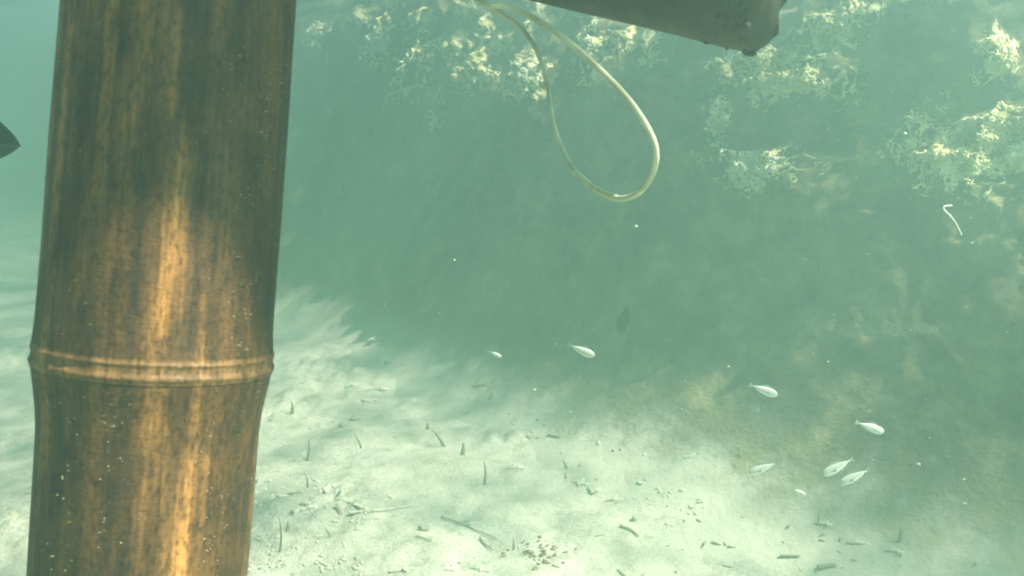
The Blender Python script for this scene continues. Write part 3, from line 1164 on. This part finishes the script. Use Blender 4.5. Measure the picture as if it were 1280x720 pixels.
BL = [
    (365, 517, 20, 0, 6, 'short stubby seagrass blade beside the right edge of the pole'),
    (383, 576, 32, .1, 5, 'upright seagrass blade above the rubble beside the pole'),
    (605, 606, 38, 0, 5, 'tallest straight seagrass blade in the middle of the sand'),
    (556, 558, 30, -.6, 7, 'dark seagrass blade leaning left on the bright mound'),
    (577, 570, 22, .1, 9, 'broad short seagrass blade right of the leaning one'),
    (534, 537, 12, 0, 7, 'tiny dark seagrass stub at the top of the bright mound'),
    (452, 560, 26, -.4, 4, 'thin seagrass blade leaning left at the foot of the bright mound'),
    (349, 690, 58, .05, 4, 'long thin seagrass blade near the bottom beside the pole'),
    (358, 665, 18, .1, 7, 'short thick seagrass blade among the low rubble by the pole'),
    (414, 672, 20, -.5, 4, 'bent seagrass blade below the rubble'),
    (384, 610, 22, 0, 4, 'seagrass blade rising out of the rubble beside the pole'),
    (641, 688, 22, 0, 4, 'seagrass blade left of the brown leaf bits'),
    (709, 587, 16, -.4, 6, 'yellowish seagrass stub on the bright sand right of the middle'),
    (706, 600, 14, 0, 4, 'small stub in front of the yellowish seagrass stub'),
    (1022, 655, 22, -.1, 4, 'seagrass blade standing under the shoal at the far right sand'),
    (1049, 677, 10, 0, 6, 'tiny seagrass stub on the bright strip at the lower right'),
    (1124, 678, 26, .05, 9, 'blurred broad seagrass blade at the right end of the sand'),
    (610, 500, 12, .5, 5, 'far seagrass stub near the upper edge of the sand'),
]
for i, (x, y, h, le, wd, lab) in enumerate(BL):
    blade(x, y, h, le, wd, lab, seed=i * 1.7)


def twig(pts, wpx, label, m=M_TWIG, name='twig', cat='twig', lift=.004, group='twigs lying on the sand'):
    P_ = [on_ground(x, y) + Vector((0, 0, lift)) for x, y in pts]
    k_ = (P_[0] - CAM).length / FPX
    c = P_[0].copy()
    pa = smooth_path([p - c for p in P_], 6)
    o = mesh_obj(name, *tube(pa, [wpx * k_ * .38 * (1 - .5 * i / len(pa)) for i in range(len(pa))], 7), m)
    o.location = c
    return tag(o, label, cat, group)


twig([(552, 648), (575, 656), (598, 666), (622, 676)], 3, 'long thin curved twig across the sand left of the brown leaf bits')
twig([(600, 674), (606, 682), (616, 690)], 4, 'short dark bent twig just below the long curved twig')
twig([(775, 659), (788, 664), (798, 672)], 5, 'short dark twig on the sand at the right of the middle')
twig([(350, 621), (362, 619), (378, 618)], 4, 'dark twig lying level on the rubble beside the pole')
twig([(420, 632), (428, 644)], 4, 'small dark twig pointing down from the rubble')
twig([(592, 484), (607, 482)], 4, 'tiny twig at the far edge of the sand')
twig([(685, 545), (700, 548)], 4, 'tiny brown twig in the shaded far sand')
twig([(735, 612), (742, 620)], 4, 'dark twig leaning on the long bright coral piece')
twig([(975, 697), (1000, 697)], 5, 'level dark twig near the bottom at the right')
twig([(1022, 712), (1045, 708)], 8, 'thick dark twig at the bottom edge on the right')
twig([(445, 634), (470, 640), (500, 636), (518, 634)], 3, 'pale thin stem curving right from the rubble', m=M_CORAL)
twig([(520, 672), (540, 678)], 3, 'thin twig right of the flat dark pebble')

# brown leaf bits and litter: too fine to count
lit = MB()
for k in range(60):
    x, y = random.gauss(672, 22), random.gauss(691, 8)
    p = on_ground(x, min(y, 718))
    s = random.uniform(.0012, .0042)
    rot = Matrix.Rotation(random.uniform(0, 6.28), 4, 'Z') @ Matrix.Rotation(random.uniform(-.5, .5), 4, 'X')
    lit.add(*lump(p + Vector((0, 0, s * .4)), (s * random.uniform(1, 2.4), s, s * .35), k, ICO1, .5, rot))
tag(lit.build('leaf_litter', M_LEAF), 'reddish brown leaf bits scattered on the bright near sand', kind='stuff')
lit = MB()
for k in range(130):
    x, y = random.uniform(300, 1230), 730 - abs(random.gauss(0, 120))
    if y < 425 + max(0, (x - 480)) * .36:
        continue
    p = on_ground(x, y)
    if float(fbm(np.array([p[:]]), .25, 2, 77)[0]) < -.05:
        continue
    s = random.uniform(.0010, .0040)
    rot = Matrix.Rotation(random.uniform(0, 6.28), 4, 'Z') @ Matrix.Rotation(random.uniform(-.6, .6), 4, 'X')
    lit.add(*lump(p + Vector((0, 0, s * .3)), (s * random.uniform(1, 4.5), s * .8, s * .5), k, ICO1, .5, rot))
tag(lit.build('plant_litter', M_LITTER), 'fine dark plant litter strewn on the sand', kind='stuff')
lit = MB()
for k in range(1600):
    x, y = random.uniform(300, 1230), 730 - abs(random.gauss(0, 120))
    if y < 425 + max(0, (x - 480)) * .36:
        continue
    p = on_ground(x, y)
    if float(fbm(np.array([p[:]]), .42, 3, 21)[0]) < .08:
        continue
    s = random.uniform(.0010, .0048)
    rot = Matrix.Rotation(random.uniform(0, 6.28), 4, 'Z') @ Matrix.Rotation(random.uniform(-.6, .6), 4, 'X')
    lit.add(*lump(p + Vector((0, 0, s * .15)), (s * random.uniform(1, 2.6), s * .9, s * .7), k, ICO1, .7, rot))
tag(lit.build('coral_grit', M_CORAL), 'coarse pale coral grit strewn on the sand', kind='stuff')

# ------------------------------------------------------------------ water surface and the murk
ws = axis(-2, 2, 0.10, 24, 1.3)
WX, WY = np.meshgrid(ws, ws)
WZ = 1.625 + 0.008 * fbm(np.stack([WX, WY, WX * 0], -1), .4, 3, 81)
wi = np.arange(WX.size).reshape(WX.shape)
wq2 = np.stack([wi[:-1, :-1].ravel(), wi[:-1, 1:].ravel(), wi[1:, 1:].ravel(), wi[1:, :-1].ravel()], -1)
o = np_mesh('water_surface', np.stack([WX.ravel(), WY.ravel(), WZ.ravel()], -1), wq2, M_WATER)
tag(o, 'rippled sea surface overhead with a caustic light pattern in its transparency colour', kind='structure')

HB = 26
hv = [(x, y, z) for z in (-1.4, 1.605) for x, y in ((-HB, -HB), (HB, -HB), (HB, HB), (-HB, HB))]
hz = mesh_obj('haze', hv, [(3, 2, 1, 0), (4, 5, 6, 7), (0, 1, 5, 4), (1, 2, 6, 5), (2, 3, 7, 6), (3, 0, 4, 7)], None, smooth=False, mats=[bpy.data.materials.new('murky_water')])
m = hz.data.materials[0]
m.use_nodes = True
t = m.node_tree
t.nodes.remove(t.nodes['Principled BSDF'])
pv = t.nodes.new('ShaderNodeVolumePrincipled')
pv.inputs['Color'].default_value = (0.355, 0.595, 0.525, 1)
pv.inputs['Density'].default_value = 0.43
pv.inputs['Anisotropy'].default_value = 0.55
t.links.new(pv.outputs[0], t.nodes['Material Output'].inputs['Volume'])
tag(hz, 'murky green sea water filling the scene', kind='stuff')
